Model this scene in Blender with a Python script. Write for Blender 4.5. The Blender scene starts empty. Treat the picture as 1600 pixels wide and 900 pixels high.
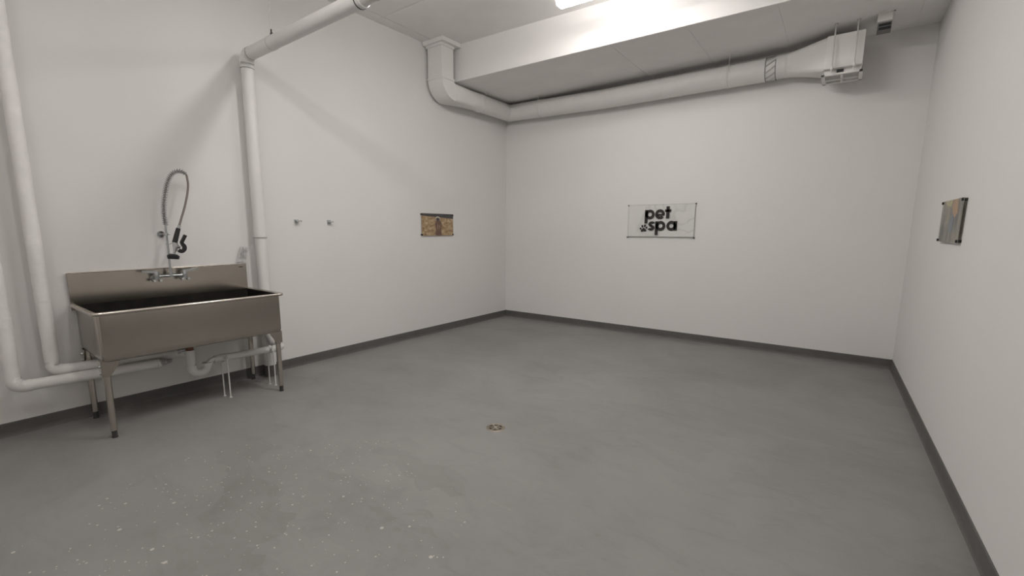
import bpy, bmesh, math, random
from mathutils import Vector, Matrix
random.seed(7)
PI = math.pi
SC = bpy.context.scene
COL = SC.collection

# ------------------------------------------------------------------ camera
cam_d = bpy.data.cameras.new('camera')
cam = bpy.data.objects.new('camera', cam_d); COL.objects.link(cam)
YAW, PITCH, ROLL = -0.63854, -0.15754, 0.00155
F_PX, PPX, PPY = 711.52, -20.83, 21.99
cam_d.sensor_fit = 'HORIZONTAL'; cam_d.sensor_width = 36
cam_d.lens = F_PX / 1600 * 36
cam_d.shift_x = -PPX / 1600; cam_d.shift_y = PPY / 1600
cam_d.clip_start = 0.02
fw = Vector((math.sin(YAW)*math.cos(PITCH), math.cos(YAW)*math.cos(PITCH), math.sin(PITCH)))
rt = Vector((math.cos(YAW), -math.sin(YAW), 0)); up = rt.cross(fw)
r2 = math.cos(ROLL)*rt + math.sin(ROLL)*up; u2 = -math.sin(ROLL)*rt + math.cos(ROLL)*up
m = Matrix((r2, u2, -fw)).transposed().to_4x4(); m.translation = Vector((4.6271, -6.4409, 1.5))
cam.matrix_world = m
SC.camera = cam

# ------------------------------------------------------------------ world, exposure
w = bpy.data.worlds.new('world'); SC.world = w; w.use_nodes = True
w.node_tree.nodes['Background'].inputs[0].default_value = (0.02, 0.02, 0.02, 1)
SC.view_settings.view_transform = 'Standard'; SC.view_settings.look = 'None'
SC.view_settings.exposure = 0.0; SC.view_settings.gamma = 1.0
SC.view_settings.use_curve_mapping = False
LAMP = 52.0            # radiance of the strip light lenses

# ------------------------------------------------------------------ room numbers
LSK, RSK, W = 0.02026, 0.01774, 5.213
H1, YF = 3.94, -8.0
def lx(y): return LSK*y
def rx(y): return W - RSK*y
def beam_y(x): return -1.5225 + 0.1914*x/W
def soff_z(x): return 3.479 + 0.0348*x/W
FL = Matrix.Rotation(-math.atan(LSK), 4, 'Z')                                   # left wall frame: x = off the wall, y along it
FR = Matrix.Translation((W, 0, 0)) @ Matrix.Rotation(math.atan(RSK), 4, 'Z')     # right wall frame: x negative into room
FW = Matrix.Identity(4)

# ------------------------------------------------------------------ materials
def nt(name):
    mt = bpy.data.materials.new(name); mt.use_nodes = True
    t = mt.node_tree; return mt, t, t.nodes['Principled BSDF']
def node(t, kind, **kw):
    n = t.nodes.new(kind)
    for k, v in kw.items():
        if k.startswith('i_'):
            key = k[2:]; n.inputs[int(key) if key.isdigit() else key.replace('_', ' ')].default_value = v
        else: setattr(n, k, v)
    return n
def ramp(t, stops):
    n = t.nodes.new('ShaderNodeValToRGB'); e = n.color_ramp.elements
    while len(e) < len(stops): e.new(0.5)
    for q, (p, c) in zip(e, stops):
        q.position = p; q.color = (*c, 1) if len(c) == 3 else c
    return n
def mat(name, col, rough=0.5, metal=0.0, var=0.06, scale=9.0, bump=0.0, bscale=120.0, spec=0.5, stretch=None, alpha=None):
    mt, t, b = nt(name); L = t.links.new
    tc = node(t, 'ShaderNodeTexCoord'); src = tc.outputs['Object']
    if stretch:
        mp = node(t, 'ShaderNodeMapping'); mp.inputs['Scale'].default_value = stretch
        L(src, mp.inputs['Vector']); src = mp.outputs[0]
    n = node(t, 'ShaderNodeTexNoise', i_Scale=scale, i_Detail=5.0, i_Roughness=0.6); L(src, n.inputs['Vector'])
    lo = tuple(c*(1-var) for c in col); hi = tuple(min(1, c*(1+var)) for c in col)
    r = ramp(t, [(0.3, lo), (0.7, hi)]); L(n.outputs['Fac'], r.inputs[0]); L(r.outputs[0], b.inputs['Base Color'])
    b.inputs['Roughness'].default_value = rough; b.inputs['Metallic'].default_value = metal
    b.inputs['Specular IOR Level'].default_value = spec
    if bump:
        n2 = node(t, 'ShaderNodeTexNoise', i_Scale=bscale, i_Detail=3.0); L(src, n2.inputs['Vector'])
        bp = node(t, 'ShaderNodeBump', i_Strength=bump, i_Distance=0.002); L(n2.outputs['Fac'], bp.inputs['Height']); L(bp.outputs[0], b.inputs['Normal'])
    if alpha is not None: b.inputs['Alpha'].default_value = alpha
    return mt

M = {}
M['wall'] = mat('wall_paint', (0.78, 0.765, 0.75), 0.62, var=0.012, scale=1.3, bump=0.10, bscale=160, spec=0.3)
M['ceil'] = mat('ceiling_paint', (0.86, 0.845, 0.83), 0.8, var=0.03, scale=3.0, bump=0.25, bscale=60, spec=0.2)
M['beam'] = mat('beam_paint', (0.78, 0.765, 0.75), 0.7, var=0.015, scale=2.0, bump=0.15, bscale=80, spec=0.25)
M['base'] = mat('grey_rubber', (0.115, 0.111, 0.105), 0.55, var=0.12, scale=6.0, bump=0.1, bscale=60)
M['white_pipe'] = mat('white_painted_pipe', (0.78, 0.765, 0.75), 0.45, var=0.03, scale=4.0, bump=0.06, bscale=30)
M['jacket'] = mat('white_canvas_jacket', (0.84, 0.82, 0.805), 0.6, var=0.05, scale=9.0, bump=0.5, bscale=26)
M['duct'] = mat('painted_duct', (0.78, 0.765, 0.75), 0.5, var=0.03, scale=5.0, bump=0.12, bscale=25)
M['fan'] = mat('white_enamel', (0.82, 0.80, 0.785), 0.4, var=0.02, scale=5.0)
M['dark'] = mat('dark_plastic', (0.012, 0.012, 0.013), 0.45, var=0.2, scale=30)
M['shade'] = mat('grille_mesh', (0.22, 0.22, 0.21), 0.6, var=0.1, scale=40)
M['seal'] = mat('rubber_seal', (0.05, 0.05, 0.048), 0.7, var=0.1, scale=30)
M['chrome'] = mat('chrome', (0.62, 0.63, 0.64), 0.16, 1.0, var=0.03, scale=20)
M['nickel'] = mat('satin_chrome', (0.50, 0.52, 0.53), 0.3, 1.0, var=0.05, scale=30)
M['hose'] = mat('grey_brown_hose', (0.22, 0.18, 0.165), 0.5, var=0.08, scale=40)
M['copper'] = mat('tarnished_copper', (0.20, 0.095, 0.060), 0.45, 0.6, var=0.3, scale=60)
M['pvc'] = mat('white_pvc', (0.68, 0.67, 0.66), 0.35, var=0.03, scale=12)
M['foil'] = mat('grey_tape', (0.50, 0.49, 0.48), 0.4, 0.3, var=0.15, scale=50, bump=0.6, bscale=60)
M['rod'] = mat('galvanised_rod', (0.55, 0.54, 0.52), 0.4, 0.6, var=0.1, scale=40)
M['wire'] = mat('white_wire', (0.66, 0.64, 0.62), 0.5, var=0.05, scale=30)
M['brass'] = mat('worn_brass', (0.30, 0.265, 0.21), 0.45, 0.6, var=0.25, scale=60)
M['drain_dark'] = mat('drain_dark', (0.03, 0.022, 0.014), 0.7, var=0.3, scale=60)
M['ink'] = mat('black_ink', (0.016, 0.013, 0.012), 0.5, var=0.1, scale=20)
M['brown_cap'] = mat('beige_end_cap', (0.42, 0.33, 0.26), 0.5, var=0.05, scale=20)

def steel(name, col, rough, stretch, var=0.05):
    mt = mat(name, col, rough, 1.0, var=var, scale=6.0, stretch=stretch)
    t = mt.node_tree; b = t.nodes['Principled BSDF']; L = t.links.new
    tc = node(t, 'ShaderNodeTexCoord'); mp = node(t, 'ShaderNodeMapping'); mp.inputs['Scale'].default_value = (90, 3, 500)
    n = node(t, 'ShaderNodeTexNoise', i_Scale=1.0, i_Detail=3.0); L(tc.outputs['Object'], mp.inputs[0]); L(mp.outputs[0], n.inputs['Vector'])
    mr = node(t, 'ShaderNodeMapRange', i_3=rough-0.015, i_4=rough+0.025); L(n.outputs['Fac'], mr.inputs[0]); L(mr.outputs[0], b.inputs['Roughness'])
    return mt
M['steel'] = steel('brushed_steel', (0.44, 0.41, 0.365), 0.19, (1, 1, 1), 0.03)
M['basin'] = mat('dark_basin_metal', (0.032, 0.029, 0.026), 0.35, 0.6, var=0.35, scale=7)  # inside of the tub, coloured far darker than its outer steel
M['steel_bright'] = steel('polished_steel_edge', (0.56, 0.52, 0.47), 0.24, (1, 1, 1))

def floor_mat():
    mt, t, b = nt('painted_concrete'); L = t.links.new
    tc = node(t, 'ShaderNodeTexCoord'); P = tc.outputs['Object']
    # broad mottling
    n1 = node(t, 'ShaderNodeTexNoise', i_Scale=0.9, i_Detail=7.0, i_Roughness=0.62, i_Distortion=0.6); L(P, n1.inputs['Vector'])
    r1 = ramp(t, [(0.30, (0.215, 0.212, 0.204)), (0.5, (0.250, 0.246, 0.237)), (0.72, (0.282, 0.275, 0.264))]); L(n1.outputs['Fac'], r1.inputs[0])
    # trowel swirls, stretched
    mp = node(t, 'ShaderNodeMapping'); mp.inputs['Rotation'].default_value = (0, 0, 0.9); mp.inputs['Scale'].default_value = (1.0, 2.2, 1); L(P, mp.inputs[0])
    n2 = node(t, 'ShaderNodeTexNoise', i_Scale=2.6, i_Detail=8.0, i_Roughness=0.68, i_Distortion=1.2); L(mp.outputs[0], n2.inputs['Vector'])
    r2_ = ramp(t, [(0.34, (0.91, 0.91, 0.91)), (0.5, (1, 1, 1)), (0.63, (1.0, 1.0, 1.0)), (0.76, (1.17, 1.15, 1.13))]); L(n2.outputs['Fac'], r2_.inputs[0])
    mx = node(t, 'ShaderNodeMix', data_type='RGBA', blend_type='MULTIPLY'); mx.inputs[0].default_value = 1
    L(r1.outputs[0], mx.inputs[6]); L(r2_.outputs[0], mx.inputs[7])
    # dull rollered patches with crisp edges
    vp = node(t, 'ShaderNodeTexVoronoi', i_Scale=2.3, feature='F1', distance='MANHATTAN')
    mp2 = node(t, 'ShaderNodeMapping'); mp2.inputs['Rotation'].default_value = (0, 0, 0.5); mp2.inputs['Scale'].default_value = (0.8, 1.9, 1)
    nd = node(t, 'ShaderNodeTexNoise', i_Scale=5.0, i_Detail=3.0); L(P, nd.inputs['Vector'])
    ad = node(t, 'ShaderNodeMix', data_type='RGBA', blend_type='LINEAR_LIGHT'); ad.inputs[0].default_value = 0.12
    L(P, ad.inputs[6]); L(nd.outputs['Color'], ad.inputs[7]); L(ad.outputs[2], mp2.inputs[0]); L(mp2.outputs[0], vp.inputs['Vector'])
    sep = node(t, 'ShaderNodeSeparateColor'); L(vp.outputs['Color'], sep.inputs[0])
    rp = ramp(t, [(0.0, (0.92, 0.92, 0.915)), (0.12, (0.93, 0.93, 0.925)), (0.20, (1, 1, 1)), (0.86, (1, 1, 1)), (0.92, (1.05, 1.045, 1.04))]); L(sep.outputs[0], rp.inputs[0])
    mp_f = node(t, 'ShaderNodeTexNoise', i_Scale=0.5, i_Detail=1.0); L(P, mp_f.inputs['Vector'])
    rpm = ramp(t, [(0.45, (0.15, 0.15, 0.15)), (0.62, (0.85, 0.85, 0.85))]); L(mp_f.outputs['Fac'], rpm.inputs[0])
    mx2 = node(t, 'ShaderNodeMix', data_type='RGBA', blend_type='MULTIPLY'); L(rpm.outputs[0], mx2.inputs[0]); L(mx.outputs[2], mx2.inputs[6]); L(rp.outputs[0], mx2.inputs[7])
    # pale scuffs
    mp3 = node(t, 'ShaderNodeMapping'); mp3.inputs['Rotation'].default_value = (0, 0, -0.7); mp3.inputs['Scale'].default_value = (6, 1.5, 1); L(P, mp3.inputs[0])
    n3 = node(t, 'ShaderNodeTexNoise', i_Scale=2.2, i_Detail=9.0, i_Roughness=0.8, i_Distortion=1.5); L(mp3.outputs[0], n3.inputs['Vector'])
    r3 = ramp(t, [(0.63, (0, 0, 0)), (0.76, (0.62, 0.62, 0.62))]); L(n3.outputs['Fac'], r3.inputs[0])
    mx3 = node(t, 'ShaderNodeMix', data_type='RGBA'); L(r3.outputs[0], mx3.inputs[0]); L(mx2.outputs[2], mx3.inputs[6]); mx3.inputs[7].default_value = (0.37, 0.34, 0.31, 1)
    # paint spatter: white specks, only on one stretch of floor
    def specks(scale, thr, gt):
        v = node(t, 'ShaderNodeTexVoronoi', i_Scale=scale, feature='F1'); L(P, v.inputs['Vector'])
        s = node(t, 'ShaderNodeSeparateColor'); L(v.outputs['Color'], s.inputs[0])
        gate = node(t, 'ShaderNodeMath', operation='GREATER_THAN', i_1=gt); L(s.outputs[0], gate.inputs[0])
        sz = node(t, 'ShaderNodeMath', operation='MULTIPLY', i_1=thr); L(s.outputs[1], sz.inputs[0])
        lt = node(t, 'ShaderNodeMath', operation='LESS_THAN'); L(v.outputs['Distance'], lt.inputs[0]); L(sz.outputs[0], lt.inputs[1])
        a = node(t, 'ShaderNodeMath', operation='MULTIPLY'); L(gate.outputs[0], a.inputs[0]); L(lt.outputs[0], a.inputs[1])
        return a.outputs[0]
    s1, s2 = specks(48, 0.25, 0.66), specks(20, 0.20, 0.80)
    mxs = node(t, 'ShaderNodeMath', operation='MAXIMUM'); L(s1, mxs.inputs[0]); L(s2, mxs.inputs[1])
    dist = node(t, 'ShaderNodeVectorMath', operation='DISTANCE'); dist.inputs[1].default_value = (2.35, -5.45, 0); L(P, dist.inputs[0])
    fall = node(t, 'ShaderNodeMapRange', i_1=0.7, i_2=1.6, i_3=1.0, i_4=0.0); L(dist.outputs['Value'], fall.inputs[0])
    nm = node(t, 'ShaderNodeTexNoise', i_Scale=3.2, i_Detail=3.0); L(P, nm.inputs['Vector'])
    mm = node(t, 'ShaderNodeMath', operation='MULTIPLY'); L(fall.outputs[0], mm.inputs[0]); L(nm.outputs['Fac'], mm.inputs[1])
    mg = node(t, 'ShaderNodeMath', operation='GREATER_THAN', i_1=0.34); L(mm.outputs[0], mg.inputs[0])
    mf = node(t, 'ShaderNodeMath', operation='MULTIPLY'); L(mg.outputs[0], mf.inputs[0]); L(mxs.outputs[0], mf.inputs[1])
    mx4 = node(t, 'ShaderNodeMix', data_type='RGBA'); L(mf.outputs[0], mx4.inputs[0]); L(mx3.outputs[2], mx4.inputs[6]); mx4.inputs[7].default_value = (0.50, 0.47, 0.44, 1)
    L(mx4.outputs[2], b.inputs['Base Color'])
    rr = node(t, 'ShaderNodeMapRange', i_3=0.42, i_4=0.62); L(n2.outputs['Fac'], rr.inputs[0]); L(rr.outputs[0], b.inputs['Roughness'])
    b.inputs['Specular IOR Level'].default_value = 0.35
    bp = node(t, 'ShaderNodeBump', i_Strength=0.06, i_Distance=0.003); L(n2.outputs['Fac'], bp.inputs['Height']); L(bp.outputs[0], b.inputs['Normal'])
    return mt
M['floor'] = floor_mat()

def emit_mat(k=1.0):
    mt, t, b = nt('lit_lens')
    b.inputs['Base Color'].default_value = (0.9, 0.88, 0.86, 1)
    b.inputs['Emission Color'].default_value = (1.0, 0.965, 0.935, 1); b.inputs['Emission Strength'].default_value = LAMP*k
    return mt

def acrylic(name):
    mt, t, b = nt(name); L = t.links.new
    b.inputs['Base Color'].default_value = (0.9, 0.92, 0.92, 1); b.inputs['Roughness'].default_value = 0.08; b.inputs['Metallic'].default_value = 1.0
    tr = node(t, 'ShaderNodeBsdfTransparent'); tr.inputs[0].default_value = (0.985, 0.99, 0.99, 1)
    mx = node(t, 'ShaderNodeMixShader'); mx.inputs[0].default_value = 0.025
    L(tr.outputs[0], mx.inputs[1]); L(b.outputs[0], mx.inputs[2]); L(mx.outputs[0], t.nodes['Material Output'].inputs[0])
    return mt
M['acrylic'] = acrylic('clear_acrylic')

def marble():
    mt, t, b = nt('pale_marble_print'); L = t.links.new
    tc = node(t, 'ShaderNodeTexCoord')
    n = node(t, 'ShaderNodeTexNoise', i_Scale=1.7, i_Detail=1.5, i_Roughness=0.5, i_Distortion=2.0); L(tc.outputs['Object'], n.inputs['Vector'])
    r = ramp(t, [(0.30, (0.76, 0.74, 0.72)), (0.42, (0.78, 0.76, 0.74)), (0.50, (0.66, 0.64, 0.62)), (0.53, (0.77, 0.75, 0.73)), (0.7, (0.79, 0.77, 0.745))])
    L(n.outputs['Fac'], r.inputs[0]); L(r.outputs[0], b.inputs['Base Color']); b.inputs['Roughness'].default_value = 0.3
    return mt
M['marble'] = marble()
def leaves():
    mt, t, b = nt('leaf_litter_print'); L = t.links.new
    tc = node(t, 'ShaderNodeTexCoord')
    mp = node(t, 'ShaderNodeMapping'); mp.inputs['Scale'].default_value = (1, 15, 28); L(tc.outputs['Object'], mp.inputs[0])
    n = node(t, 'ShaderNodeTexNoise', i_Scale=1.0, i_Detail=6.0, i_Roughness=0.75); L(mp.outputs[0], n.inputs['Vector'])
    r = ramp(t, [(0.33, (0.10, 0.045, 0.022)), (0.43, (0.30, 0.17, 0.075)), (0.52, (0.46, 0.31, 0.16)), (0.62, (0.60, 0.46, 0.28)), (0.72, (0.72, 0.62, 0.46))])
    L(n.outputs['Fac'], r.inputs[0]); L(r.outputs[0], b.inputs['Base Color']); b.inputs['Roughness'].default_value = 0.3
    return mt
M['leaves'] = leaves()
M['print_dark'] = mat('dark_print', (0.035, 0.032, 0.034), 0.3, var=0.3, scale=30)
M['print_brown'] = mat('brown_fur_print', (0.14, 0.062, 0.034), 0.3, var=0.6, scale=45, stretch=(1, 2, 0.6))
M['print_mid'] = mat('tan_fur_print', (0.36, 0.22, 0.12), 0.3, var=0.4, scale=45)
M['print_pale'] = mat('pale_print', (0.62, 0.57, 0.48), 0.3, var=0.1, scale=40)
def blur_print():
    mt, t, b = nt('mixed_colour_print'); L = t.links.new
    tc = node(t, 'ShaderNodeTexCoord')
    mp = node(t, 'ShaderNodeMapping'); mp.inputs['Scale'].default_value = (1, 7, 2.6); mp.inputs['Rotation'].default_value = (0.35, 0, 0); L(tc.outputs['Object'], mp.inputs[0])
    n = node(t, 'ShaderNodeTexNoise', i_Scale=1.6, i_Detail=4.0, i_Roughness=0.6); L(mp.outputs[0], n.inputs['Vector'])
    r = ramp(t, [(0.32, (0.08, 0.09, 0.11)), (0.42, (0.24, 0.235, 0.22)), (0.52, (0.38, 0.355, 0.30)), (0.60, (0.60, 0.52, 0.42)), (0.70, (0.26, 0.25, 0.17))])
    L(n.outputs['Fac'], r.inputs[0]); L(r.outputs[0], b.inputs['Base Color']); b.inputs['Roughness'].default_value = 0.25
    ts = node(t, 'ShaderNodeBsdfTranslucent'); ts.inputs[0].default_value = (0.75, 0.72, 0.66, 1); mxs = node(t, 'ShaderNodeMixShader'); mxs.inputs[0].default_value = 0.35
    L(b.outputs[0], mxs.inputs[1]); L(ts.outputs[0], mxs.inputs[2]); L(mxs.outputs[0], t.nodes['Material Output'].inputs[0])
    return mt
M['blur'] = blur_print()
M['orange'] = mat('orange_print', (0.46, 0.25, 0.10), 0.3, var=0.5, scale=25, stretch=(1, 3, 0.8))
M['yellow'] = mat('yellow_green_print', (0.44, 0.40, 0.19), 0.3, var=0.3, scale=25)
M['blue'] = mat('slate_blue_print', (0.13, 0.15, 0.19), 0.3, var=0.4, scale=25)
def crinkle():
    mt, t, b = nt('crumpled_plastic_sheet'); L = t.links.new
    tc = node(t, 'ShaderNodeTexCoord')
    mp = node(t, 'ShaderNodeMapping'); mp.inputs['Scale'].default_value = (1, 48, 16); mp.inputs['Rotation'].default_value = (0.35, 0, 0); L(tc.outputs['Object'], mp.inputs[0])
    n = node(t, 'ShaderNodeTexNoise', i_Scale=1.0, i_Detail=4.0); L(mp.outputs[0], n.inputs['Vector'])
    r = ramp(t, [(0.30, (0.58, 0.57, 0.61)), (0.42, (0.80, 0.79, 0.78)), (0.62, (0.90, 0.89, 0.88))]); L(n.outputs['Fac'], r.inputs[0]); L(r.outputs[0], b.inputs['Base Color'])
    b.inputs['Roughness'].default_value = 0.25
    return mt
M['crinkle'] = crinkle()

# ------------------------------------------------------------------ mesh helpers
def box(bm, a, b, bev=0.0, mi=None):
    t = bmesh.new(); bmesh.ops.create_cube(t, size=1.0)
    a, b = Vector(a), Vector(b); c = (a+b)/2; s = b-a
    for v in t.verts: v.co = Vector((v.co.x*s.x, v.co.y*s.y, v.co.z*s.z)) + c
    if bev: bmesh.ops.bevel(t, geom=t.edges[:], offset=bev, segments=2, affect='EDGES', profile=0.5)
    merge(bm, t)
def merge(bm, t, mtx=None):
    mp = {}
    for v in t.verts: mp[v] = bm.verts.new(mtx @ v.co if mtx else v.co)
    for f in t.faces:
        try: bm.faces.new([mp[v] for v in f.verts]).smooth = f.smooth
        except ValueError: pass
    t.free()
def prism(bm, pts, d0, d1, axis=0):
    """polygon in the two other axes extruded along axis from d0 to d1"""
    def P(p, d):
        q = [0, 0, 0]; o = [i for i in range(3) if i != axis]; q[axis] = d; q[o[0]], q[o[1]] = p; return q
    A = [bm.verts.new(P(p, d0)) for p in pts]; B = [bm.verts.new(P(p, d1)) for p in pts]
    n = len(pts); bm.faces.new(A[::-1]); bm.faces.new(B)
    for i in range(n): bm.faces.new((A[i], A[(i+1) % n], B[(i+1) % n], B[i]))
def hexa(bm, lo, hi):
    """lo, hi: four corners each"""
    A = [bm.verts.new(p) for p in lo]; B = [bm.verts.new(p) for p in hi]
    bm.faces.new(A[::-1]); bm.faces.new(B)
    for i in range(4): bm.faces.new((A[i], A[(i+1) % 4], B[(i+1) % 4], B[i]))
def loft(bm, rings, caps=True, smooth=True, closed=True):
    R = [[bm.verts.new(p) for p in r] for r in rings]; n = len(R[0])
    for a, b in zip(R, R[1:]):
        for i in range(n if closed else n-1):
            f = bm.faces.new((a[i], a[(i+1) % n], b[(i+1) % n], b[i])); f.smooth = smooth
    if caps and closed:
        for f in (bm.faces.new(R[0][::-1]), bm.faces.new(R[-1])):
            for e in f.edges: e.smooth = False
def tube(bm, pts, r, n=16, caps=True, smooth=True):
    pts = [Vector(p) for p in pts]; m_ = len(pts)
    rs = r if isinstance(r, (list, tuple)) else [r]*m_
    T = []
    for i in range(m_):
        d = pts[min(i+1, m_-1)] - pts[max(i-1, 0)]
        if i > 0 and i < m_-1:
            d = (pts[i]-pts[i-1]).normalized() + (pts[i+1]-pts[i]).normalized()
        T.append(d.normalized())
    u = T[0].orthogonal().normalized(); rings = []
    for i in range(m_):
        if i:
            ax = T[i-1].cross(T[i])
            if ax.length > 1e-8: u = Matrix.Rotation(T[i-1].angle(T[i]), 3, ax.normalized()) @ u
        v = T[i].cross(u)
        rings.append([pts[i] + rs[i]*(math.cos(2*PI*k/n)*u + math.sin(2*PI*k/n)*v) for k in range(n)])
    loft(bm, rings, caps, smooth)
def cyl(bm, a, b, r, r2=None, n=20): tube(bm, [a, b], [r, r if r2 is None else r2], n)
def arc(c, a0, a1, r, ax1, ax2, n=10):
    c, ax1, ax2 = Vector(c), Vector(ax1), Vector(ax2)
    return [c + r*(math.cos(a0+(a1-a0)*i/n)*ax1 + math.sin(a0+(a1-a0)*i/n)*ax2) for i in range(n+1)]
def spline(P, n=8):
    P = [Vector(p) for p in P]; out = []
    for i in range(len(P)-1):
        a, b, c, d = P[max(i-1, 0)], P[i], P[i+1], P[min(i+2, len(P)-1)]
        for k in range(n):
            t = k/n
            out.append(0.5*((2*b)+(c-a)*t+(2*a-5*b+4*c-d)*t*t+(3*b-a-3*c+d)*t**3))
    out.append(P[-1]); return out
def ball(bm, c, r, s=(1, 1, 1), n=12):
    t = bmesh.new(); bmesh.ops.create_uvsphere(t, u_segments=n, v_segments=max(6, n//2), radius=r)
    for v in t.verts: v.co = Vector((v.co.x*s[0], v.co.y*s[1], v.co.z*s[2])) + Vector(c)
    for f in t.faces: f.smooth = True
    merge(bm, t)

BASE = {}
def thing(name, label, cat, base, frame=FW, group=None):
    o = bpy.data.objects.new(name, None); COL.objects.link(o); o.empty_display_size = 0.1
    o.matrix_world = frame @ Matrix.Translation(base)
    o['label'] = label; o['category'] = cat
    if group: o['group'] = group
    BASE[o] = Vector(base); return o
def part(parent, name, bm, mt, label=None, kind=None):
    base = BASE[parent]
    bmesh.ops.recalc_face_normals(bm, faces=bm.faces[:])
    for v in bm.verts: v.co -= base
    me = bpy.data.meshes.new(name); bm.to_mesh(me); bm.free(); me.materials.append(mt)
    o = bpy.data.objects.new(name, me); COL.objects.link(o); o.parent = parent
    BASE[o] = base
    if label: o['label'] = label
    if kind: o['kind'] = kind
    return o
def solo(name, bm, mt, label, cat, base=(0, 0, 0), frame=FW, kind=None, group=None):
    bmesh.ops.recalc_face_normals(bm, faces=bm.faces[:])
    b = Vector(base)
    for v in bm.verts: v.co -= b
    me = bpy.data.meshes.new(name); bm.to_mesh(me); bm.free(); me.materials.append(mt)
    o = bpy.data.objects.new(name, me); COL.objects.link(o); o.matrix_world = frame @ Matrix.Translation(b)
    o['label'] = label; o['category'] = cat; BASE[o] = b
    if kind: o['kind'] = kind
    if group: o['group'] = group
    return o
N = bmesh.new

# ================================================================== SETTING
T = 0.12
b = N(); hexa(b, [(lx(0)-T, T, -T), (rx(0)+T, T, -T), (rx(YF)+T, YF-T, -T), (lx(YF)-T, YF-T, -T)],
                 [(lx(0)-T, T, 0), (rx(0)+T, T, 0), (rx(YF)+T, YF-T, 0), (lx(YF)-T, YF-T, 0)])
solo('floor', b, M['floor'], 'mottled grey painted concrete floor with pale paint specks', 'floor', kind='structure')
def wall_seg(p, q, n, z1=H1+T):
    b = N(); n = Vector((*n, 0))*T; p = Vector((*p, 0)); q = Vector((*q, 0)); u = Vector((0, 0, z1))
    hexa(b, [p, q, q+n, p+n], [p+u, q+u, q+n+u, p+n+u]); return b
solo('wall_left', wall_seg((lx(0), 0), (lx(YF), YF), (-1, 0)), M['wall'], 'off-white painted wall behind the steel sink', 'wall', kind='structure')
solo('wall_back', wall_seg((lx(0)-T, 0), (rx(0)+T, 0), (0, 1)), M['wall'], 'off-white painted wall carrying the pet spa sign', 'wall', kind='structure')
solo('wall_right', wall_seg((rx(0), 0), (rx(YF), YF), (1, 0)), M['wall'], 'off-white painted wall at the right with one picture', 'wall', kind='structure')
solo('wall_front', wall_seg((lx(YF)-T, YF), (rx(YF)+T, YF), (0, -1)), M['wall'], 'plain off-white wall behind the camera', 'wall', kind='structure')

# upper ceiling: recessed backing and the panels that show their joints
b = N(); box(b, (-0.4, YF-T, H1+0.008), (W+0.4, -1.2, H1+T))
ce = solo('ceiling', b, M['ceil'], 'grey-white concrete ceiling with shallow panel joints', 'ceiling', kind='structure')
ys = [-1.30, -2.63, -4.45, -6.27, YF]
xs = [-0.2, 0.12, 2.9, W+0.2]
for i in range(3):
    for j in range(4):
        g = 0.004; b = N()
        x0, x1 = xs[i]+g, xs[i+1]-g; y1, y0 = ys[j]-g, ys[j+1]+g
        if i == 0: x0 = lx((y0+y1)/2)-0.01
        box(b, (x0, y0, H1), (x1, y1, H1+0.03), 0.003)
        part(ce, 'ceiling_panel', b, M['ceil'])
# dropped ceiling beyond the bulkhead: face + underside planks
b = N()
def sy(x): return beam_y(x)
hexa(b, [(lx(0)-.05, sy(0), 3.479+.002), (rx(0)+.05, sy(W), 3.514+.002), (rx(0)+.05, sy(W)+.10, 3.514+.002), (lx(0)-.05, sy(0)+.10, 3.479+.002)],
        [(lx(0)-.05, sy(0), H1), (rx(0)+.05, sy(W), H1), (rx(0)+.05, sy(W)+.10, H1), (lx(0)-.05, sy(0)+.10, H1)])
so = solo('trim_1', b, M['beam'], 'white bulkhead face where the ceiling drops, below the strip light', 'bulkhead', kind='structure')
xs = [-0.08, 2.41, 3.20, 3.98, 5.03, W+0.06]
for x0, x1 in zip(xs, xs[1:]):
    g = 0.0018; b = N(); x0 += g; x1 -= g
    hexa(b, [(x0, sy(x0)+.012, soff_z(x0)), (x1, sy(x1)+.012, soff_z(x1)), (x1, 0.02, soff_z(x1)), (x0, 0.02, soff_z(x0))],
            [(x0, sy(x0)+.012, soff_z(x0)+.04), (x1, sy(x1)+.012, soff_z(x1)+.04), (x1, 0.02, soff_z(x1)+.04), (x0, 0.02, soff_z(x0)+.04)])
    part(so, 'soffit_panel', b, M['ceil'])
b = N(); hexa(b, [(-.1, sy(0)+.02, 3.4823), (W+.1, sy(W)+.02, 3.5185), (W+.1, .05, 3.5185), (-.1, .05, 3.4823)],
                [(-.1, sy(0)+.05, 3.60), (W+.1, sy(W)+.05, 3.60), (W+.1, .05, 3.60), (-.1, .05, 3.60)])
part(so, 'soffit_backing', b, M['ceil'])

# cove baseboards
def bb(name, p, q, n, lab):
    b = N(); p = Vector((*p, 0)); q = Vector((*q, 0)); n = Vector((*n, 0))
    prof = [(0, 0), (0.016, 0), (0.010, 0.012), (0.007, 0.03), (0.006, 0.098), (0.003, 0.103), (0, 0.103)]
    loft(b, [[P + n*o + Vector((0, 0, z)) for o, z in prof] for P in (p, q)], smooth=False)
    solo(name, b, M['base'], lab, 'baseboard', kind='structure')
bb('baseboard_left', (lx(0), 0), (lx(YF), YF), (1, 0), 'dark grey rubber baseboard along the sink wall')
bb('baseboard_back', (lx(0), 0), (rx(0), 0), (0, -1), 'dark grey rubber baseboard below the pet spa sign')
bb('baseboard_right', (rx(0), 0), (rx(YF), YF), (-1, 0), 'dark grey rubber baseboard along the right wall')

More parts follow.
